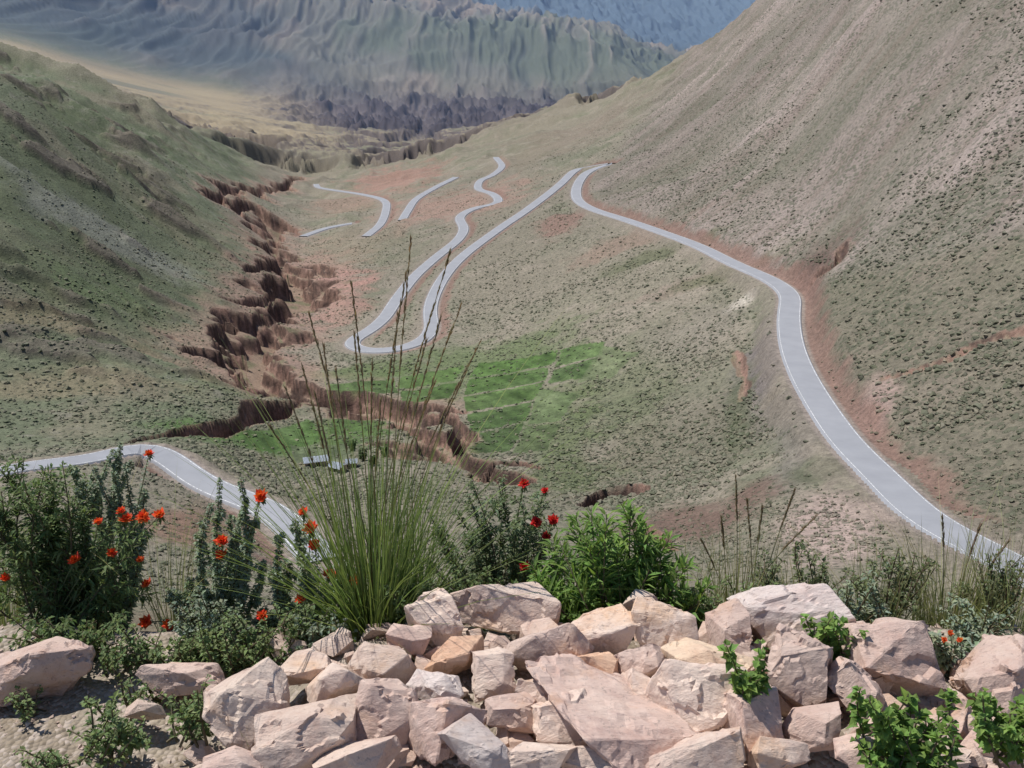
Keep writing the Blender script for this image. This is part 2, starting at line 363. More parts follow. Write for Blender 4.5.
# ------------------------------------------------------------ materials
def newmat(n):
    m=bpy.data.materials.new(n); m.use_nodes=True; nt=m.node_tree; b=nt.nodes['Principled BSDF']
    b.inputs['Roughness'].default_value=0.9; b.inputs['Specular IOR Level'].default_value=0.2
    return m,nt,b
def N(nt,t,**k):
    n=nt.nodes.new(t)
    for a,b in k.items(): setattr(n,a,b)
    return n
def mapr(nt,src,a,b,c,d):
    n=N(nt,'ShaderNodeMapRange'); n.inputs[1].default_value=a;n.inputs[2].default_value=b;n.inputs[3].default_value=c;n.inputs[4].default_value=d
    nt.links.new(src,n.inputs[0]); return n.outputs[0]
def math_(nt,op,a,b):
    n=N(nt,'ShaderNodeMath',operation=op)
    for i,s in enumerate((a,b)):
        if isinstance(s,bpy.types.NodeSocket): nt.links.new(s,n.inputs[i])
        else: n.inputs[i].default_value=s
    return n.outputs[0]
def mixc(nt,fac,a,b,blend='MIX'):
    n=N(nt,'ShaderNodeMix',data_type='RGBA',blend_type=blend)
    for s,i in ((fac,0),(a,6),(b,7)):
        if isinstance(s,bpy.types.NodeSocket): nt.links.new(s,n.inputs[i])
        else: n.inputs[i].default_value=s if i==0 else (*s[:3],1)
    return n.outputs[2]
def noiseN(nt,vec,scale,det=4,rough=.55):
    n=N(nt,'ShaderNodeTexNoise'); n.inputs['Scale'].default_value=scale; n.inputs['Detail'].default_value=det; n.inputs['Roughness'].default_value=rough
    nt.links.new(vec,n.inputs['Vector']); return n.outputs['Fac']
m_ter,nt,b=newmat('terrain_material')
at=N(nt,'ShaderNodeAttribute',attribute_name='Col'); geo=N(nt,'ShaderNodeNewGeometry'); nr=N(nt,'ShaderNodeAttribute',attribute_name='near')
pos=geo.outputs['Position']
vor=N(nt,'ShaderNodeTexVoronoi'); vor.inputs['Scale'].default_value=0.50; nt.links.new(pos,vor.inputs['Vector'])
nz=noiseN(nt,pos,0.05,3); nzf=noiseN(nt,pos,0.6,4,.9)
thr=math_(nt,'MULTIPLY',at.outputs['Alpha'],mapr(nt,nz,.3,.7,.4,1.0))
dots=mapr(nt,math_(nt,'SUBTRACT',vor.outputs['Distance'],math_(nt,'MULTIPLY',thr,0.60)),-0.08,0.04,1,0)
base=mixc(nt,1.0,at.outputs['Color'],mixc(nt,mapr(nt,nzf,.27,.73,0,1),(0.50,0.50,0.50),(1.56,1.54,1.51)),'MULTIPLY')
base=mixc(nt,math_(nt,'MULTIPLY',dots,0.66),base,(0.095,0.105,0.066))
vp=N(nt,'ShaderNodeTexVoronoi'); vp.inputs['Scale'].default_value=75; nt.links.new(pos,vp.inputs['Vector'])
peb=mixc(nt,1.0,at.outputs['Color'],mixc(nt,noiseN(nt,pos,40,4,.7),(0.5,0.48,0.46),(1.5,1.45,1.4)),'MULTIPLY')
sep=N(nt,'ShaderNodeSeparateColor'); nt.links.new(vp.outputs['Color'],sep.inputs[0])
peb=mixc(nt,mapr(nt,sep.outputs[0],.55,.9,0,.6),peb,(0.50,0.42,0.36))
base=mixc(nt,nr.outputs['Fac'],base,peb)
nt.links.new(base,b.inputs['Base Color'])
bump=N(nt,'ShaderNodeBump'); bump.inputs['Distance'].default_value=0.8; bump.inputs['Strength'].default_value=0.8
nt.links.new(math_(nt,'ADD',math_(nt,'MULTIPLY',dots,0.5),nzf),bump.inputs['Height'])
bump2=N(nt,'ShaderNodeBump'); bump2.inputs['Distance'].default_value=0.012; bump2.inputs['Strength'].default_value=0.8
nt.links.new(math_(nt,'SUBTRACT',1.0,vp.outputs['Distance']),bump2.inputs['Height'])
mn=N(nt,'ShaderNodeMix',data_type='VECTOR'); nt.links.new(nr.outputs['Fac'],mn.inputs[0]); nt.links.new(bump.outputs[0],mn.inputs[4]); nt.links.new(bump2.outputs[0],mn.inputs[5])
nt.links.new(mn.outputs[1],b.inputs['Normal'])

def attr_mat(name,rough=.7,transl=0.35):
    m,nt,b=newmat(name); b.inputs['Roughness'].default_value=rough; b.inputs['Specular IOR Level'].default_value=.3
    a=N(nt,'ShaderNodeAttribute',attribute_name='Col'); c=a.outputs['Color']
    nt.links.new(c,b.inputs['Base Color'])
    if transl>0:
        t=N(nt,'ShaderNodeBsdfTranslucent'); nt.links.new(mixc(nt,1.0,c,(1.1,1.2,.7),'MULTIPLY'),t.inputs[0])
        mx=N(nt,'ShaderNodeMixShader'); mx.inputs[0].default_value=transl
        nt.links.new(b.outputs[0],mx.inputs[1]); nt.links.new(t.outputs[0],mx.inputs[2]); nt.links.new(mx.outputs[0],nt.nodes['Material Output'].inputs[0])
    return m
m_fol=attr_mat('foliage_material'); m_shrub=attr_mat('scrub_material',.9,0)

nr_,na_=RR.shape
idx=np.arange(nr_*na_).reshape(nr_,na_)
F=np.stack([idx[:-1,:-1],idx[:-1,1:],idx[1:,1:],idx[1:,:-1]],-1).reshape(-1,4)[:,::-1]
V=np.stack([X,Y,Z],-1).reshape(-1,3)
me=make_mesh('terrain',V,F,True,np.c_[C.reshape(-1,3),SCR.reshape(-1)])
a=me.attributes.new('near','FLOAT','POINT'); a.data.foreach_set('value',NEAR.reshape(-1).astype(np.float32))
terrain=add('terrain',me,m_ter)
print('terrain',time.time()-T0, V.shape)

# ------------------------------------------------------------ roads
m_asp,nt,b=newmat('asphalt'); g=N(nt,'ShaderNodeNewGeometry')
c=mixc(nt,noiseN(nt,g.outputs['Position'],.15,5,.6),(.23,.235,.25),(.34,.345,.36)); nt.links.new(c,b.inputs['Base Color']); b.inputs['Roughness'].default_value=.75
m_lin,nt,b=newmat('road_paint'); g=N(nt,'ShaderNodeNewGeometry')
c=mixc(nt,mapr(nt,noiseN(nt,g.outputs['Position'],1.5,3),.4,.6,0,1),(.38,.38,.38),(.74,.74,.72)); nt.links.new(c,b.inputs['Base Color'])
def strip(P,o0,o1,dz):
    d=np.gradient(P[:,:2],axis=0); d/=np.maximum(1e-6,np.hypot(d[:,0],d[:,1]))[:,None]; n=np.c_[d[:,1],-d[:,0]]
    a=np.c_[P[:,:2]+n*o0,P[:,2]+dz]; b_=np.c_[P[:,:2]+n*o1,P[:,2]+dz]
    V=np.empty((2*len(P),3)); V[0::2]=a; V[1::2]=b_
    i=np.arange(len(P)-1)
    return V,np.c_[2*i,2*i+1,2*i+3,2*i+2][:,::-1]
for k in ['A','B','C','D','F','E']:
    P=roads[k]; HW=HWD[k]
    par=bpy.data.objects.new('mountain_road',None); scene.collection.objects.link(par)
    d=np.gradient(P[:,:2],axis=0); d/=np.hypot(d[:,0],d[:,1])[:,None]; n=np.c_[d[:,1],-d[:,0]]
    offs=[(-HW-.8,-.9),(-HW-.05,-.04),(-HW,0),(HW,0),(HW+.05,-.04),(HW+.8,-.9)]
    VV=np.stack([np.c_[P[:,:2]+n*o,P[:,2]+z] for o,z in offs],1).reshape(-1,3); m_=len(offs); i=np.arange(len(P)-1)
    FF=np.concatenate([np.c_[i*m_+q,i*m_+q+1,(i+1)*m_+q+1,(i+1)*m_+q] for q in range(m_-1)])[:,::-1]
    add('pavement',make_mesh('pavement',VV,FF,False),m_asp,par)
    ls=[strip(P,-HW+.25,-HW+.42,.02),strip(P,HW-.42,HW-.25,.02)]
    off=0;vs=[];fs=[]
    for v_,f_ in ls: vs.append(v_);fs.append(f_+off);off+=len(v_)
    add('painted_lines',make_mesh('painted_lines',np.concatenate(vs),np.concatenate(fs),False),m_lin,par)

# ------------------------------------------------------------ scattered scrub on the slopes
def icos(sub):
    bm_=bmesh.new(); bmesh.ops.create_icosphere(bm_,subdivisions=sub,radius=1); v=np.array([x.co[:] for x in bm_.verts]); f=np.array([[q.index for q in x.verts] for x in bm_.faces]); bm_.free(); return v,f
def bil(M,fi,fj):
    i=fi.astype(int);j=fj.astype(int);u=fi-i;v_=fj-j
    return (M[i,j]*(1-v_)+M[i,j+1]*v_)*(1-u)+(M[i+1,j]*(1-v_)+M[i+1,j+1]*v_)*u
def scatter(n,r0,r1,sub,smin,smax,seed):
    rg=np.random.default_rng(seed)
    fi=rg.uniform(np.searchsorted(R_,r0),np.searchsorted(R_,r1),n); j0=np.searchsorted(A_,math.radians(-37.5));j1=np.searchsorted(A_,math.radians(37.5)); fj=rg.uniform(j0,j1,n)
    bl=lambda M: bil(M,fi,fj)
    x,y,z,s,dr,sl=bl(X),bl(Y),bl(Z),bl(SCR),bl(DR),bl(SL)
    keep=(rg.random(n)<s*1.3*(0.25+0.75*ss(-.3,.3,fbm(x/35,y/35,3,200))))&(dr>6.5)&(sl<1.0)
    gc=np.stack([bl(C[...,k]) for k in range(3)],-1)[keep]
    x,y,z=x[keep],y[keep],z[keep]; m=len(x)
    bv,bf=icos(sub); nv=len(bv)
    sc=smin+(smax-smin)*rg.random(m)**2.5; ang=rg.uniform(0,6.28,m)
    jit=1+0.3*rg.standard_normal((m,nv,1))
    P=bv[None]*jit; P=P*np.array([1,1,.7]); ca,sa=np.cos(ang)[:,None],np.sin(ang)[:,None]
    Px=P[...,0]*ca-P[...,1]*sa; Py=P[...,0]*sa+P[...,1]*ca
    W=np.stack([Px*sc[:,None]+x[:,None],Py*sc[:,None]+y[:,None],P[...,2]*sc[:,None]+z[:,None]+0.2*sc[:,None]],-1).reshape(-1,3)
    FF=(bf[None]+(np.arange(m)*nv)[:,None,None]).reshape(-1,3)
    pal=np.array([alb((106,112,88)),alb((120,124,100)),alb((138,134,114)),alb((94,103,74)),alb((152,145,122))])
    cc=pal[rg.integers(0,5,m)]*rg.uniform(.8,1.15,(m,1)); cc=cc*.6+gc*.4; cc=np.repeat(cc,nv,0)
    return W,FF,cc
for args in [(34000,85,230,2,.12,.5,1),(130000,200,1200,1,.25,.9,2)]:
    W,FF,cc=scatter(*args); add('scrub_bushes',make_mesh('scrub_bushes',W,FF,False,cc),m_shrub)
print('scrub',time.time()-T0)

# ------------------------------------------------------------ farmstead
m_wall,nt,b=newmat('adobe')
g=N(nt,'ShaderNodeNewGeometry'); nt.links.new(mixc(nt,noiseN(nt,g.outputs['Position'],1.5,4),(.25,.19,.14),(.42,.34,.27)),b.inputs['Base Color'])
m_roof,nt,b=newmat('zinc_roof'); g=N(nt,'ShaderNodeNewGeometry'); nt.links.new(mixc(nt,noiseN(nt,g.outputs['Position'],.8,4),(.40,.45,.50),(.58,.62,.68)),b.inputs['Base Color'])
m_dark,nt,b=newmat('dark_opening'); b.inputs['Base Color'].default_value=(.03,.025,.02,1)
def box(name,sx,sy,sz,loc,mat,parent):
    bm_=bmesh.new(); bmesh.ops.create_cube(bm_,size=1); bmesh.ops.scale(bm_,vec=(sx,sy,sz),verts=bm_.verts); bmesh.ops.translate(bm_,vec=loc,verts=bm_.verts)
    me=bpy.data.meshes.new(name); bm_.to_mesh(me); bm_.free(); return add(name,me,mat,parent)
def zat(x,y):
    r=math.hypot(x,y);a=math.atan2(x,y); i=np.clip(np.searchsorted(R_,r)-1,0,nr_-2); j=np.clip(np.searchsorted(A_,a)-1,0,na_-2)
    u=(r-R_[i])/(R_[i+1]-R_[i]); v_=(a-A_[j])/(A_[j+1]-A_[j])
    return float((Z[i,j]*(1-v_)+Z[i,j+1]*v_)*(1-u)+(Z[i+1,j]*(1-v_)+Z[i+1,j+1]*v_)*u)
for (hx_,hy_,L,Wd,rot) in [(316,466,7,4,.3),(338,474,4,3.2,-.5),(352,469,3,2.5,.1)]:
    p=hit(hx_,hy_); e=bpy.data.objects.new('farm_house',None); scene.collection.objects.link(e); e.location=(p[0],p[1],zat(p[0],p[1])-.2); e.rotation_euler=(0,0,rot)
    box('walls',L,Wd,2.6,(0,0,1.3),m_wall,e); box('door',1,.06,2,(0.5,-Wd/2-.03,1.2),m_dark,e); box('window',.8,.06,.8,(-L*.3,-Wd/2-.03,1.6),m_dark,e)
    bm_=bmesh.new(); h=L/2+.4; w_=Wd/2+.4
    vs=[bm_.verts.new(q) for q in [(-h,-w_,2.55),(h,-w_,2.55),(h,0,3.4),(-h,0,3.4),(h,w_,2.55),(-h,w_,2.55)]]
    for f in [(0,1,2,3),(3,2,4,5)]: bm_.faces.new([vs[q] for q in f])
    bmesh.ops.solidify(bm_,geom=bm_.faces[:],thickness=.1)
    me=bpy.data.meshes.new('roof'); bm_.to_mesh(me); bm_.free(); add('roof',me,m_roof,e)

# ------------------------------------------------------------ rocks
m_rock,nt,b=newmat('pale_rock'); g=N(nt,'ShaderNodeNewGeometry'); p_=g.outputs['Position']; oi=N(nt,'ShaderNodeObjectInfo')
mp=N(nt,'ShaderNodeMapping'); mp.inputs['Rotation'].default_value=(.5,.3,.6); mp.inputs['Scale'].default_value=(1,3.2,1); nt.links.new(p_,mp.inputs[0]); pv=mp.outputs[0]
c=mixc(nt,mapr(nt,noiseN(nt,p_,6,5,.6),.38,.66,0,1),(.66,.555,.48),(.56,.42,.36))
c=mixc(nt,mapr(nt,noiseN(nt,pv,9,6,.7),.54,.74,0,.75),c,(.42,.30,.27))
c=mixc(nt,mapr(nt,noiseN(nt,p_,4.2,5,.65),.54,.68,0,.7),c,(.58,.37,.22))
c=mixc(nt,mapr(nt,noiseN(nt,p_,45,5,.75),.35,.75,0,.5),c,(.78,.70,.63))
c=mixc(nt,mapr(nt,noiseN(nt,p_,70,4,.75),.57,.68,0,.6),c,(.27,.23,.21))
c=mixc(nt,1.0,c,oi.outputs['Color'],'MULTIPLY'); nt.links.new(c,b.inputs['Base Color'])
bp=N(nt,'ShaderNodeBump'); bp.inputs['Distance'].default_value=.014; bp.inputs['Strength'].default_value=.75
nt.links.new(noiseN(nt,pv,20,8,.72),bp.inputs['Height']); nt.links.new(bp.outputs[0],b.inputs['Normal'])
def rock_mesh(sx,sy,sz,seed,detail=True,npt=16):
    rd=random.Random(seed); bm_=bmesh.new()
    for i in range(npt):
        v_=Vector((rd.gauss(0,1),rd.gauss(0,1),rd.gauss(0,1))).normalized()
        m_=max(abs(v_.x),abs(v_.y),abs(v_.z)); v_=v_/(m_**.65)
        v_*=rd.uniform(.80,1.05); bm_.verts.new((v_.x*sx*.5,v_.y*sy*.5,v_.z*sz*.5))
    r=bmesh.ops.convex_hull(bm_,input=bm_.verts[:]); bmesh.ops.delete(bm_,geom=[x for x in r['geom_interior'] if isinstance(x,bmesh.types.BMVert)],context='VERTS')
    bmesh.ops.dissolve_limit(bm_,angle_limit=math.radians(9),verts=bm_.verts[:],edges=bm_.edges[:])
    if detail:
        s=min(sx,sy,sz)
        bmesh.ops.bevel(bm_,geom=bm_.edges[:],offset=.016*s,segments=1,profile=.6,affect='EDGES',clamp_overlap=True)
        bmesh.ops.triangulate(bm_,faces=bm_.faces[:]); 
        for _ in range(4):
            le=[e for e in bm_.edges if e.calc_length()>.013]
            if le: bmesh.ops.subdivide_edges(bm_,edges=le,cuts=1); bmesh.ops.triangulate(bm_,faces=[f for f in bm_.faces if len(f.verts)>3])
        bm_.normal_update(); o=Vector((seed*3.1,seed*1.7,0))
        for v_ in bm_.verts:
            q=v_.co*11+o; n_=mnoise.fractal(q,1.0,2.0,4); 
            cell=mnoise.cell(Vector((v_.co.x*12+n_*.8+seed,v_.co.y*12,v_.co.z*18+n_*.8)))
            v_.co+=v_.normal*(s*.032*n_ + s*.032*(cell-.5))
    return bm_
def P(px_,py_,Yd):
    x,y,z=ray(px_,py_); k=Yd/y; return Vector((x*k,Yd,z*k))
rocks=[(40,672,112,62,'p'),(182,677,78,36,'p'),(250,708,84,88,'w',-.3),(312,736,110,72,'w'),(300,668,62,34,'w'),(432,618,66,54,'w'),(508,608,104,46,'w'),
(452,655,68,36,'o'),(382,668,66,42,'w'),(386,714,66,60,'p'),(446,733,98,62,'p'),(488,672,62,44,'w'),(436,688,54,32,'g'),(548,650,88,50,'p'),(602,634,76,50,'w'),
(664,630,84,54,'w'),(704,662,92,38,'y'),(608,718,225,72,'p',.34),(700,700,110,74,'w'),(792,612,116,52,'g'),(796,672,80,82,'p'),(886,654,96,96,'p',.5),(992,678,92,90,'p'),
(756,722,66,74,'p'),(816,728,60,46,'p'),(482,752,90,46,'g'),(542,756,74,34,'w'),(694,752,110,38,'w'),(850,692,56,60,'p'),(872,758,70,36,'p'),(1000,748,84,52,'p'),
(728,632,46,56,'p'),(640,662,56,40,'p'),(548,694,64,44,'w'),(334,688,70,44,'w'),(356,758,84,36,'w'),(776,752,60,36,'w'),(944,720,60,60,'p'),(145,712,40,20,'w'),(408,640,44,34,'p'),(588,672,60,36,'o'),(510,712,50,44,'p'),(232,762,60,26,'p'),(930,752,60,30,'w'),(640,604,40,26,'w'),(590,762,60,26,'w'),(560,720,60,50,'w'),(650,690,50,36,'w')]
tone={'p':(1.0,.90,.86),'w':(1.10,1.04,.98),'o':(1.04,.82,.64),'g':(1.0,1.01,1.04),'y':(1.08,.98,.81)}
for i,rk in enumerate(rocks):
    cx,cy,w_,h_,t=rk[:5]
    x0,y0,z0=ray(cx,cy); hgt=-1.6+(0.20 if (210<cx<900) else .07); k=hgt/z0; yd=y0*k; px_m=k/FPX
    sx=w_*px_m*1.14; sz=h_*px_m*1.17
    bm_=rock_mesh(sx,max(sz*1.0,sx*.6),sz,i+11,True,15)
    me=bpy.data.meshes.new('rock'); bm_.to_mesh(me); bm_.free(); me.polygons.foreach_set('use_smooth',np.full(len(me.polygons),False))
    ob=add('rock',me,m_rock); ob.location=(x0*k,yd,z0*k); ob.rotation_euler=(random.uniform(-.6,-.1),rk[5] if len(rk)>5 else random.uniform(-.35,.35),random.uniform(-.25,.25))
    tc=tone[t]; f=random.uniform(.86,1.06); ob.color=(tc[0]*f,tc[1]*f,tc[2]*f,1)
def merged_rocks(name,items,mat):
    vs=[];fs=[];off=0
    for (x,y,z,s,sd) in items:
        bm_=rock_mesh(s,s*random.uniform(.6,1),s*random.uniform(.4,.8),sd,False,11); bmesh.ops.triangulate(bm_,faces=bm_.faces[:])
        bmesh.ops.rotate(bm_,cent=(0,0,0),matrix=Euler((random.uniform(-.6,.6),random.uniform(-.6,.6),random.uniform(0,6))).to_matrix(),verts=bm_.verts[:])
        bm_.verts.index_update(); v_=[q.co[:] for q in bm_.verts]; f_=[[q.index for q in f.verts] for f in bm_.faces]; bm_.free()
        vs.append(np.array(v_)+np.array([x,y,z])); fs.append(np.array(f_)+off); off+=len(v_)
    return add(name,make_mesh(name,np.concatenate(vs),np.concatenate(fs),False),mat)
it=[]
for i in range(460):
    x=random.uniform(-.75,1.25); y=random.uniform(1.2,2.15)
    if x<-.45 and random.random()<.6: continue
    s=random.uniform(.04,.13); it.append((x,y,zat(x,y)+s*.2,s,i+500))
ob=merged_rocks('stone_rubble',it,m_rock); ob.color=(.97,.90,.85,1)
it=[]
for i in range(2200):
    x=random.uniform(-1.6,1.7); y=random.uniform(1.1,2.4); s=random.uniform(.004,.018)*(2.2 if random.random()<.08 else 1); it.append((x,y,zat(x,y)+s*.15,s,i+2000))
ob=merged_rocks('gravel',it,m_rock); ob.color=(.85,.8,.76,1)
print('rocks',time.time()-T0)

# ------------------------------------------------------------ plants
class MB:
    def __init__(s): s.v=[];s.f=[];s.c=[]
    def tri(s,pts,faces,col):
        o=len(s.v); s.v+= [tuple(p) for p in pts]; s.f+=[[a+o for a in f] for f in faces]; s.c+= [tuple(col)]*len(pts)
    def tube(s,pts,r0,r1,col,n=4):
        o=len(s.v); m=len(pts)
        for i,p in enumerate(pts):
            d=(pts[min(i+1,m-1)]-pts[max(i-1,0)]).normalized(); a=d.orthogonal().normalized(); b_=d.cross(a); r=r0+(r1-r0)*i/(m-1)
            for k in range(n):
                t=6.283*k/n; s.v.append(tuple(p+a*(math.cos(t)*r)+b_*(math.sin(t)*r))); s.c.append(tuple(col))
        for i in range(m-1):
            for k in range(n):
                k2=(k+1)%n; s.f.append([o+i*n+k,o+i*n+k2,o+(i+1)*n+k2]); s.f.append([o+i*n+k,o+(i+1)*n+k2,o+(i+1)*n+k])
    def leaf(s,p,d,L,w,col,droop=.2,fold=.25):
        d=d.normalized(); a=d.cross(Vector((random.uniform(-.4,.4),random.uniform(-.4,.4),1)))
        if a.length<1e-3: a=Vector((1,0,0))
        a.normalize(); n=a.cross(d)
        mid=p+d*L*.45; tip=p+d*L-Vector((0,0,L*droop)); 
        s.tri([p,mid+a*w*.5+n*w*fold,mid,mid-a*w*.5+n*w*fold,tip],[[0,2,1],[0,3,2],[1,2,4],[2,3,4]],col)
    def blade(s,pts,w,col,col2=None):
        m=len(pts); o=len(s.v)
        side=Vector((random.uniform(-1,1),random.uniform(-.5,.5),0)).normalized()
        for i,p in enumerate(pts):
            ww=w*(1-i/(m-1))**.6*.5; c=col if col2 is None else [col[k]+(col2[k]-col[k])*i/(m-1) for k in range(3)]
            s.v.append(tuple(p-side*ww)); s.v.append(tuple(p+side*ww)); s.c+=[tuple(c)]*2
        for i in range(m-1):
            q=o+2*i; s.f.append([q,q+1,q+3]); s.f.append([q,q+3,q+2])
    def flower(s,p,R,col):
        ax=Vector((random.uniform(-.5,.5),random.uniform(-.9,.1),1)).normalized(); q_=ax.to_track_quat('Z','Y')
        for ring,(n,el,rr) in enumerate([(7,-.2,.9),(7,.25,1),(6,.75,.85),(4,1.25,.6)]):
            for k in range(n):
                a=6.283*k/n+ring*.5+random.uniform(-.25,.25); d=Vector((math.cos(a)*math.cos(el),math.sin(a)*math.cos(el),math.sin(el)))
                t=Vector((-math.sin(a),math.cos(a),0)); u=d.cross(t); L=R*rr*random.uniform(.75,1.15)
                c=[v_*random.uniform(.65,1.2) for v_ in col]; c[1]*=random.uniform(.7,1.6)
                pts=[Vector((0,0,0)),d*L*.6+t*R*.32,d*L+u*R*.25,d*L*.6-t*R*.32]
                s.tri([p+q_@x for x in pts],[[0,1,2],[0,2,3]],c)
        for k in range(8):
            d=Vector((random.uniform(-1,1),random.uniform(-1,1),random.uniform(-1,.1))).normalized(); s.leaf(p-Vector((0,0,R*.3)),d,R*1.0,R*.35,(.13,.17,.07))
    def done(s,name,mat=m_fol):
        return add(name,make_mesh(name,np.array(s.v),np.array(s.f),False,np.array(s.c)),mat)
def jc(c,j=.2):
    f=random.uniform(1-j,1+j); return [c[0]*f*random.uniform(.88,1.14),c[1]*f,c[2]*f*random.uniform(.85,1.15)]
def curve(p0,p1,bend,n=8):
    d=p1-p0; return [p0+d*(i/n)+bend*math.sin(math.pi*i/n)*.5 for i in range(n+1)]
def leaves_on(m,pts,leafL,leafW,step,per,col,j,up,s0=.12):
    nn=len(pts)-1; L=sum((pts[i+1]-pts[i]).length for i in range(nn)); n=max(3,int(L/step))
    for i in range(n):
        s_=(i+random.random())/n
        if s_<s0: continue
        q=s_*nn; k=min(nn-1,int(q)); p=pts[k].lerp(pts[k+1],q-k); ax=(pts[k+1]-pts[k]).normalized()
        for _ in range(per):
            a=random.uniform(0,6.283); o_=ax.orthogonal().normalized(); bb=ax.cross(o_); rad=o_*math.cos(a)+bb*math.sin(a)
            d=rad+ax*random.uniform(up-.3,up+.4)
            taper=(1.0-.5*max(0,s_-.6)/.4)
            m.leaf(p+rad*.002,d,leafL*random.uniform(.55,1.15)*taper,leafW*random.uniform(.8,1.2),jc(col,j),random.uniform(0,.35))
def shrub(name,base,tips,leafL,leafW,step,col,per=3,stemcol=(.16,.13,.08),up=.5,flow=(),twigs=0,twl=.1,j=.35,fcol=(.82,.10,.03),fR=.020,s0=.15,rad=.06,thick=1):
    m=MB()
    for t in tips:
        b0=base+Vector((random.uniform(-rad,rad),random.uniform(-rad,rad),-.03*thick)); L=(t-b0).length
        pts=curve(b0,t,Vector((random.uniform(-.2,.2),random.uniform(-.2,.2),random.uniform(-.05,.12)))*L,10)
        m.tube(pts,.004*thick,.0012*thick,stemcol)
        leaves_on(m,pts,leafL,leafW,step,per,col,j,up,s0)
        for _ in range(twigs):
            q=random.uniform(3.5,9.5);k=int(q);p=pts[k].lerp(pts[k+1],q-k); ax=(pts[k+1]-pts[k]).normalized()
            d=(ax+Vector((random.uniform(-1,1),random.uniform(-1,1),random.uniform(-.3,.6)))*.9).normalized(); e=p+d*twl*random.uniform(.5,1.2)
            tp=curve(p,e,Vector((0,0,.02*thick)),4); m.tube(tp,.0018*thick,.0008*thick,stemcol,3); leaves_on(m,tp,leafL*.9,leafW,step,per,col,j,up,.1)
    for fpt in flow:
        b0=base+Vector((random.uniform(-.05,.05),random.uniform(-.05,.05),0)); pts=curve(b0,fpt,Vector((random.uniform(-.04,.04),0,.03)),7); m.tube(pts,.0025,.0015,(.18,.20,.10))
        m.flower(fpt,fR*random.uniform(.8,1.25),fcol)
        leaves_on(m,pts,leafL*.8,leafW,.012,2,col,j,up,.35)
    return m.done(name)
def tips(lst,Yd,jx=8,jy=8,mult=1,jd=.12):
    o=[]
    for (x,y) in lst:
        for _ in range(mult): o.append(P(x+random.uniform(-jx,jx),y+random.uniform(-jy,jy),Yd+random.uniform(-jd,jd)))
    return o
def gb(px_,Yd):
    x,y,z=ray(px_,600); xx=x*Yd/y; return Vector((xx,Yd,zat(xx,Yd)))
GD=(.15,.205,.08); GG=(.28,.33,.23); GB=(.17,.27,.065)
shrub('flowering_shrub',gb(50,2.4),tips([(10,500),(30,478),(55,490),(80,500),(20,560),(60,540),(100,540),(120,560),(90,580),(40,590),(5,540),(-20,520),(70,520),(130,590),(45,510),(-25,570),(110,600),(0,470),(-30,490),(35,465),(75,475)],2.42,14,14,2),.05,.008,.013,GD,3,twigs=5,twl=.09,flow=tips([(98,522),(121,511),(160,515),(143,517),(112,553),(5,578),(147,584),(126,519),(75,560),(140,560)],2.33,0,0,1,.01))
shrub('flowering_shrub',gb(105,2.5),tips([(118,445),(108,455),(95,466),(130,462),(80,478),(142,492),(100,480),(125,480),(70,465),(150,530),(112,470)],2.5,3,3,1,.05),.021,.010,.0038,GG,4,up=.2,twigs=3,twl=.05,flow=tips([(149,454)],2.45,0,0,1,.01))
shrub('flowering_shrub',gb(215,2.35),tips([(222,475),(238,482),(248,500),(228,520),(205,560),(185,575),(190,600),(250,540),(262,560),(215,590),(240,600),(175,610),(215,505),(256,520),(235,560),(200,540),(170,590)],2.35,4,4,1,.06),.020,.010,.0038,GG,4,up=.2,twigs=3,twl=.05,flow=tips([(222,541),(221,555),(260,498),(168,625),(261,495),(146,622)],2.28,0,0,1,.01))
shrub('flowering_shrub',gb(300,2.3),tips([(290,520),(300,540),(285,560),(320,575),(310,600),(340,590),(275,590),(330,610),(350,620),(265,610),(300,575),(280,535),(345,560),(250,620),(268,575)],2.3,6,6,1,.06),.021,.011,.004,GG,4,up=.2,twigs=4,twl=.05,flow=tips([(311,528),(314,545),(355,581),(300,600),(330,575),(303,512),(262,616)],2.22,0,0,1,.01))
shrub('flowering_shrub',gb(500,2.5),tips([(440,520),(455,500),(480,490),(500,480),(520,500),(540,510),(470,540),(500,540),(530,550),(450,560),(550,560),(430,560),(415,580),(560,530),(400,600),(485,510),(515,520),(570,550),(580,570)],2.5,14,12,2,.1),.028,.009,.010,(.17,.215,.115),3,twigs=5,twl=.09,flow=tips([(545,491),(524,484),(553,520),(536,522),(525,567),(546,537)],2.4,0,0,1,.02),fcol=(.62,.03,.03),fR=.017)
shrub('leafy_shrub',gb(612,2.2),tips([(540,570),(552,545),(575,525),(600,514),(622,512),(645,530),(668,545),(692,565),(705,590),(555,590),(590,555),(620,550),(650,570),(600,590),(640,600),(575,600),(670,600),(530,600),(610,530),(690,600)],2.25,10,10,3,.08),.095,.010,.014,GB,3,up=.7,rad=.10)
def weed(name,cx,cy,w_,h_,Yd,n,L,W_,col):
    b0=P(cx,cy+h_*.5,Yd); tp=[P(cx+random.uniform(-w_,w_)*.5,cy+random.uniform(-h_,h_)*.5,Yd+random.uniform(-.06,.06)) for _ in range(n)]
    shrub(name,b0,tp,L,W_,.012,col,3,up=.3,rad=w_*.0007,twigs=1,twl=.04)
LG_=(.19,.25,.105)
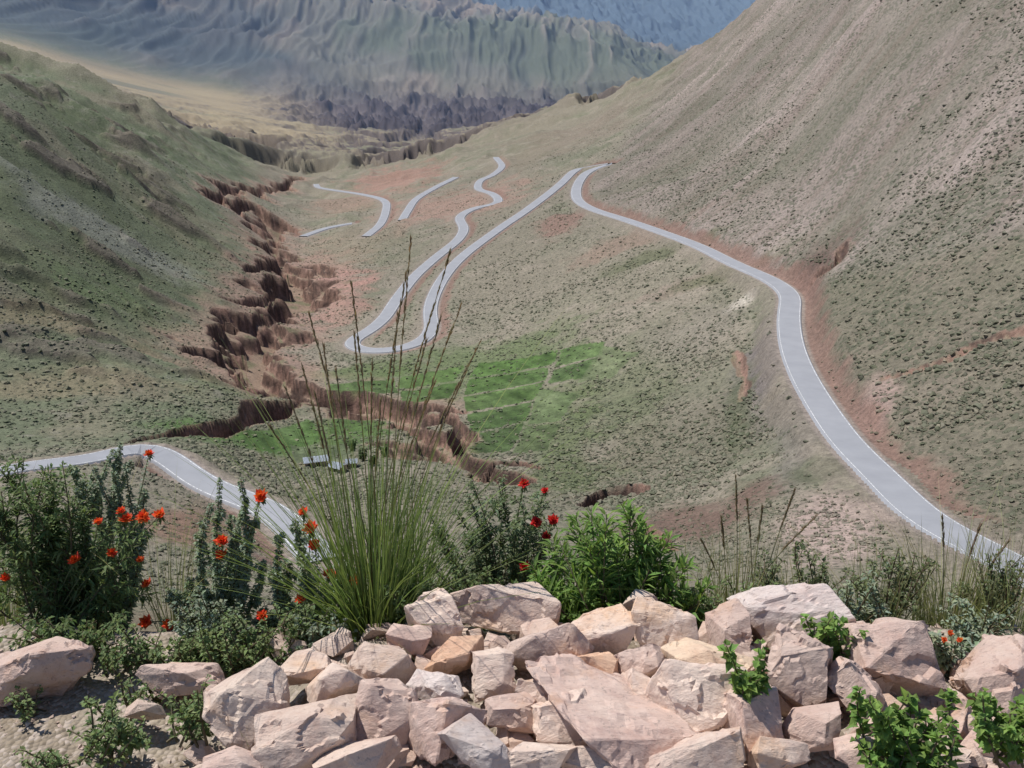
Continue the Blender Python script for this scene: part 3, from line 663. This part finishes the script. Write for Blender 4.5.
for a_ in [(832,642,60,50,1.92,14,.03,.017,GB),(742,668,46,60,1.68,12,.03,.018,GB),(905,728,110,80,1.5,26,.030,.018,GB),(1008,712,60,60,1.55,16,.028,.018,GB),
 (105,722,90,50,1.72,20,.022,.010,LG_),(195,702,90,40,1.78,16,.022,.010,LG_),(850,655,30,40,1.9,8,.028,.016,GB),(60,632,150,40,2.15,26,.03,.010,GD),(250,640,130,60,2.1,50,.022,.010,LG_),
 (165,645,100,40,2.12,34,.022,.010,LG_),(330,640,70,50,2.1,26,.022,.011,GG),(940,650,70,40,2.1,16,.03,.014,GG),(210,620,80,60,2.2,30,.022,.010,GG),(300,625,80,50,2.15,26,.022,.010,LG_),(140,690,60,24,1.9,12,.018,.009,LG_),
 (400,600,60,50,2.2,18,.026,.010,GD),(470,590,90,50,2.25,26,.026,.009,GD),(30,700,40,16,1.9,8,.016,.008,LG_),(55,756,60,14,1.6,10,.014,.008,LG_),(760,610,60,60,2.25,16,.03,.008,LG_),(700,605,60,40,2.2,14,.03,.008,LG_),(860,600,80,50,2.25,22,.026,.009,GG),(980,620,90,50,2.2,24,.026,.009,GG),(120,655,60,20,2.05,12,.018,.009,LG_)]:
    weed('leafy_weed',*a_)
m=MB()
for q in [(950,633),(960,640),(944,640)]: m.flower(P(q[0],q[1],2.05),.010,(.80,.14,.04)); m.tube(curve(P(q[0],q[1]+30,2.08),P(q[0],q[1],2.05),Vector((.01,0,0)),4),.002,.001,(.16,.18,.08))
m.done('orange_flowers')
def grass(name,base,n,hmin,hmax,spread,col,col2,w=.0035,stalks=(),lean=0,rad=.06):
    m=MB()
    for i in range(n):
        a=random.uniform(0,6.283); r=random.random()**.5*rad; b0=base+Vector((math.cos(a)*r,math.sin(a)*r,-.02))
        h=random.uniform(hmin,hmax); s_=abs(random.gauss(0,spread))*h; d=Vector((math.cos(a+random.uniform(-.5,.5)),math.sin(a+random.uniform(-.5,.5)),0)); 
        pts=[]; 
        for k in range(7):
            t=k/6; pts.append(b0+Vector((lean*h*t*t,0,0))+d*(s_*t**1.5)+Vector((0,0,h*t*(1-.14*t*min(1,s_/h*2)))))
        m.blade(pts,w*random.uniform(.7,1.3),jc(col,.3),jc(col2,.3))
    for tp in stalks:
        a=random.uniform(0,6.283); b0=base+Vector((math.cos(a),math.sin(a),0))*rad*.5
        pts=curve(b0,tp,Vector(((b0.x-tp.x)*.18,0,.02)),10); m.tube(pts,.0021,.0011,jc((.26,.25,.12)))
        for _ in range(80):
            q=random.uniform(7.0,10);k=min(9,int(q));p=pts[k].lerp(pts[k+1],q-k); ax=(pts[k+1]-pts[k]).normalized()
            m.leaf(p,ax*1.0+Vector((random.uniform(-1,1),random.uniform(-1,1),random.uniform(-.5,.5)))*.2,.022,.0042,jc((.27,.20,.13)),0)
    return m.done(name)
st=tips([(312,315),(322,345),(352,335),(404,280),(410,245),(398,320),(450,252),(460,310),(300,370),(270,430),(335,370),(372,360),(425,340),(440,320),(350,290),(285,390),(470,360),(380,400),(318,400),(436,380),(478,350)],2.3,3,6,1,.1)
grass('bunchgrass',gb(372,2.22),460,.28,.84,.48,(.14,.20,.055),(.22,.28,.10),.0042,st,0,.08)
grass('bunchgrass',gb(405,2.35),190,.3,.66,.44,(.13,.19,.055),(.20,.25,.09),.004,(),0,.07)
ST=(.38,.35,.19); SG=(.20,.23,.10)
grass('dry_bunchgrass',gb(742,2.4),150,.15,.44,.38,SG,ST,.003,tips([(735,480),(748,500),(765,510),(722,520),(795,492),(812,520),(700,540)],2.4,3,3,1,.05),0,.08)
grass('dry_bunchgrass',gb(960,2.4),340,.15,.44,.4,SG,ST,.003,tips([(945,520),(980,530),(1005,540)],2.45,3,3,1,.05),0,.12)
grass('dry_bunchgrass',gb(1020,2.35),220,.15,.42,.4,SG,ST,.003,(),0,.12)
grass('dry_bunchgrass',gb(690,2.3),110,.12,.32,.4,SG,ST,.003,(),0,.08)
grass('dry_bunchgrass',gb(880,2.35),120,.12,.34,.45,SG,ST,.003,(),0,.10)
grass('dry_bunchgrass',gb(800,2.35),90,.12,.3,.45,SG,ST,.003,(),0,.08)
grass('dry_bunchgrass',gb(245,1.62),110,.06,.17,.5,(.20,.21,.09),ST,.0022,(),0,.03)
grass('dry_bunchgrass',gb(-10,2.6),160,.3,.66,.3,SG,ST,.003,(),.1,.08)
grass('dry_bunchgrass',gb(175,2.5),90,.3,.62,.4,(.28,.28,.14),ST,.0028,(),.15,.06)
grass('dry_bunchgrass',gb(90,2.55),60,.4,.72,.3,(.28,.28,.14),ST,.0028,(),.15,.06)
for cx,tl in [(890,[(880,560),(905,545),(895,580),(915,575),(870,590),(930,560),(850,580)]),(1000,[(985,560),(1010,570),(1030,560),(1000,590),(960,590)]),(830,[(800,550),(820,560),(850,570),(815,590),(840,600)]),(770,[(760,570),(780,560),(790,590),(750,600)])]:
    shrub('scrub_shrub',gb(cx,2.35),tips(tl,2.38,10,8,3,.08),.024,.008,.012,(.16,.19,.09),3,up=.4,stemcol=(.15,.11,.07),twigs=3,twl=.06)
for (tx,ty) in [(364,462),(372,468),(352,452),(384,458)]:
    p=hit(tx,ty); b0=Vector((p[0],p[1],zat(p[0],p[1])))
    tp=[b0+Vector((random.uniform(-1.6,1.6),random.uniform(-1.6,1.6),random.uniform(1.8,4.2))) for _ in range(12)]
    shrub('farm_tree',b0,tp,.7,.4,.35,(.07,.12,.035),3,twigs=3,twl=1.0,rad=.1,thick=25,s0=.3)
print('plants',time.time()-T0)

# ------------------------------------------------------------ aerial haze in the far valley
bm_=bmesh.new(); bmesh.ops.create_cube(bm_,size=1); bmesh.ops.scale(bm_,vec=(60000,38000,4300),verts=bm_.verts); bmesh.ops.translate(bm_,vec=(0,1900+19000,900),verts=bm_.verts)
me=bpy.data.meshes.new('atmospheric_haze'); bm_.to_mesh(me); bm_.free()
mh=bpy.data.materials.new('haze'); mh.use_nodes=True; nt=mh.node_tree; nt.nodes.remove(nt.nodes['Principled BSDF'])
vs_=N(nt,'ShaderNodeVolumeScatter'); vs_.inputs['Color'].default_value=(.42,.60,1,1); vs_.inputs['Density'].default_value=2.6e-5
nt.links.new(vs_.outputs[0],nt.nodes['Material Output'].inputs['Volume']); add('atmospheric_haze',me,mh)

# ------------------------------------------------------------ light, camera
SA,SE=math.radians(-65),math.radians(63)
s=Vector((math.sin(SA)*math.cos(SE),math.cos(SA)*math.cos(SE),math.sin(SE)))
sun=bpy.data.lights.new('sun','SUN'); sun.energy=5.0; sun.angle=math.radians(.5); sun.color=(1,.965,.92)
so=bpy.data.objects.new('sun',sun); scene.collection.objects.link(so); so.rotation_euler=s.to_track_quat('Z','Y').to_euler()
wd=bpy.data.worlds.new('World'); scene.world=wd; wd.use_nodes=True; nt=wd.node_tree
sky=nt.nodes.new('ShaderNodeTexSky'); sky.sky_type='NISHITA'; sky.sun_disc=False; sky.sun_elevation=SE; sky.sun_rotation=SA; sky.altitude=3500
nt.links.new(sky.outputs[0],nt.nodes['Background'].inputs[0]); nt.nodes['Background'].inputs[1].default_value=.14
scene.view_settings.view_transform='Standard'; scene.view_settings.look='None'; scene.view_settings.exposure=0
cam=bpy.data.cameras.new('camera'); cam.sensor_width=36; cam.lens=FPX/1024*36; cam.clip_start=.05; cam.clip_end=80000
co=bpy.data.objects.new('camera',cam); scene.collection.objects.link(co); co.location=(0,0,0); co.rotation_euler=(math.radians(70),0,0); scene.camera=co
print('done',time.time()-T0)
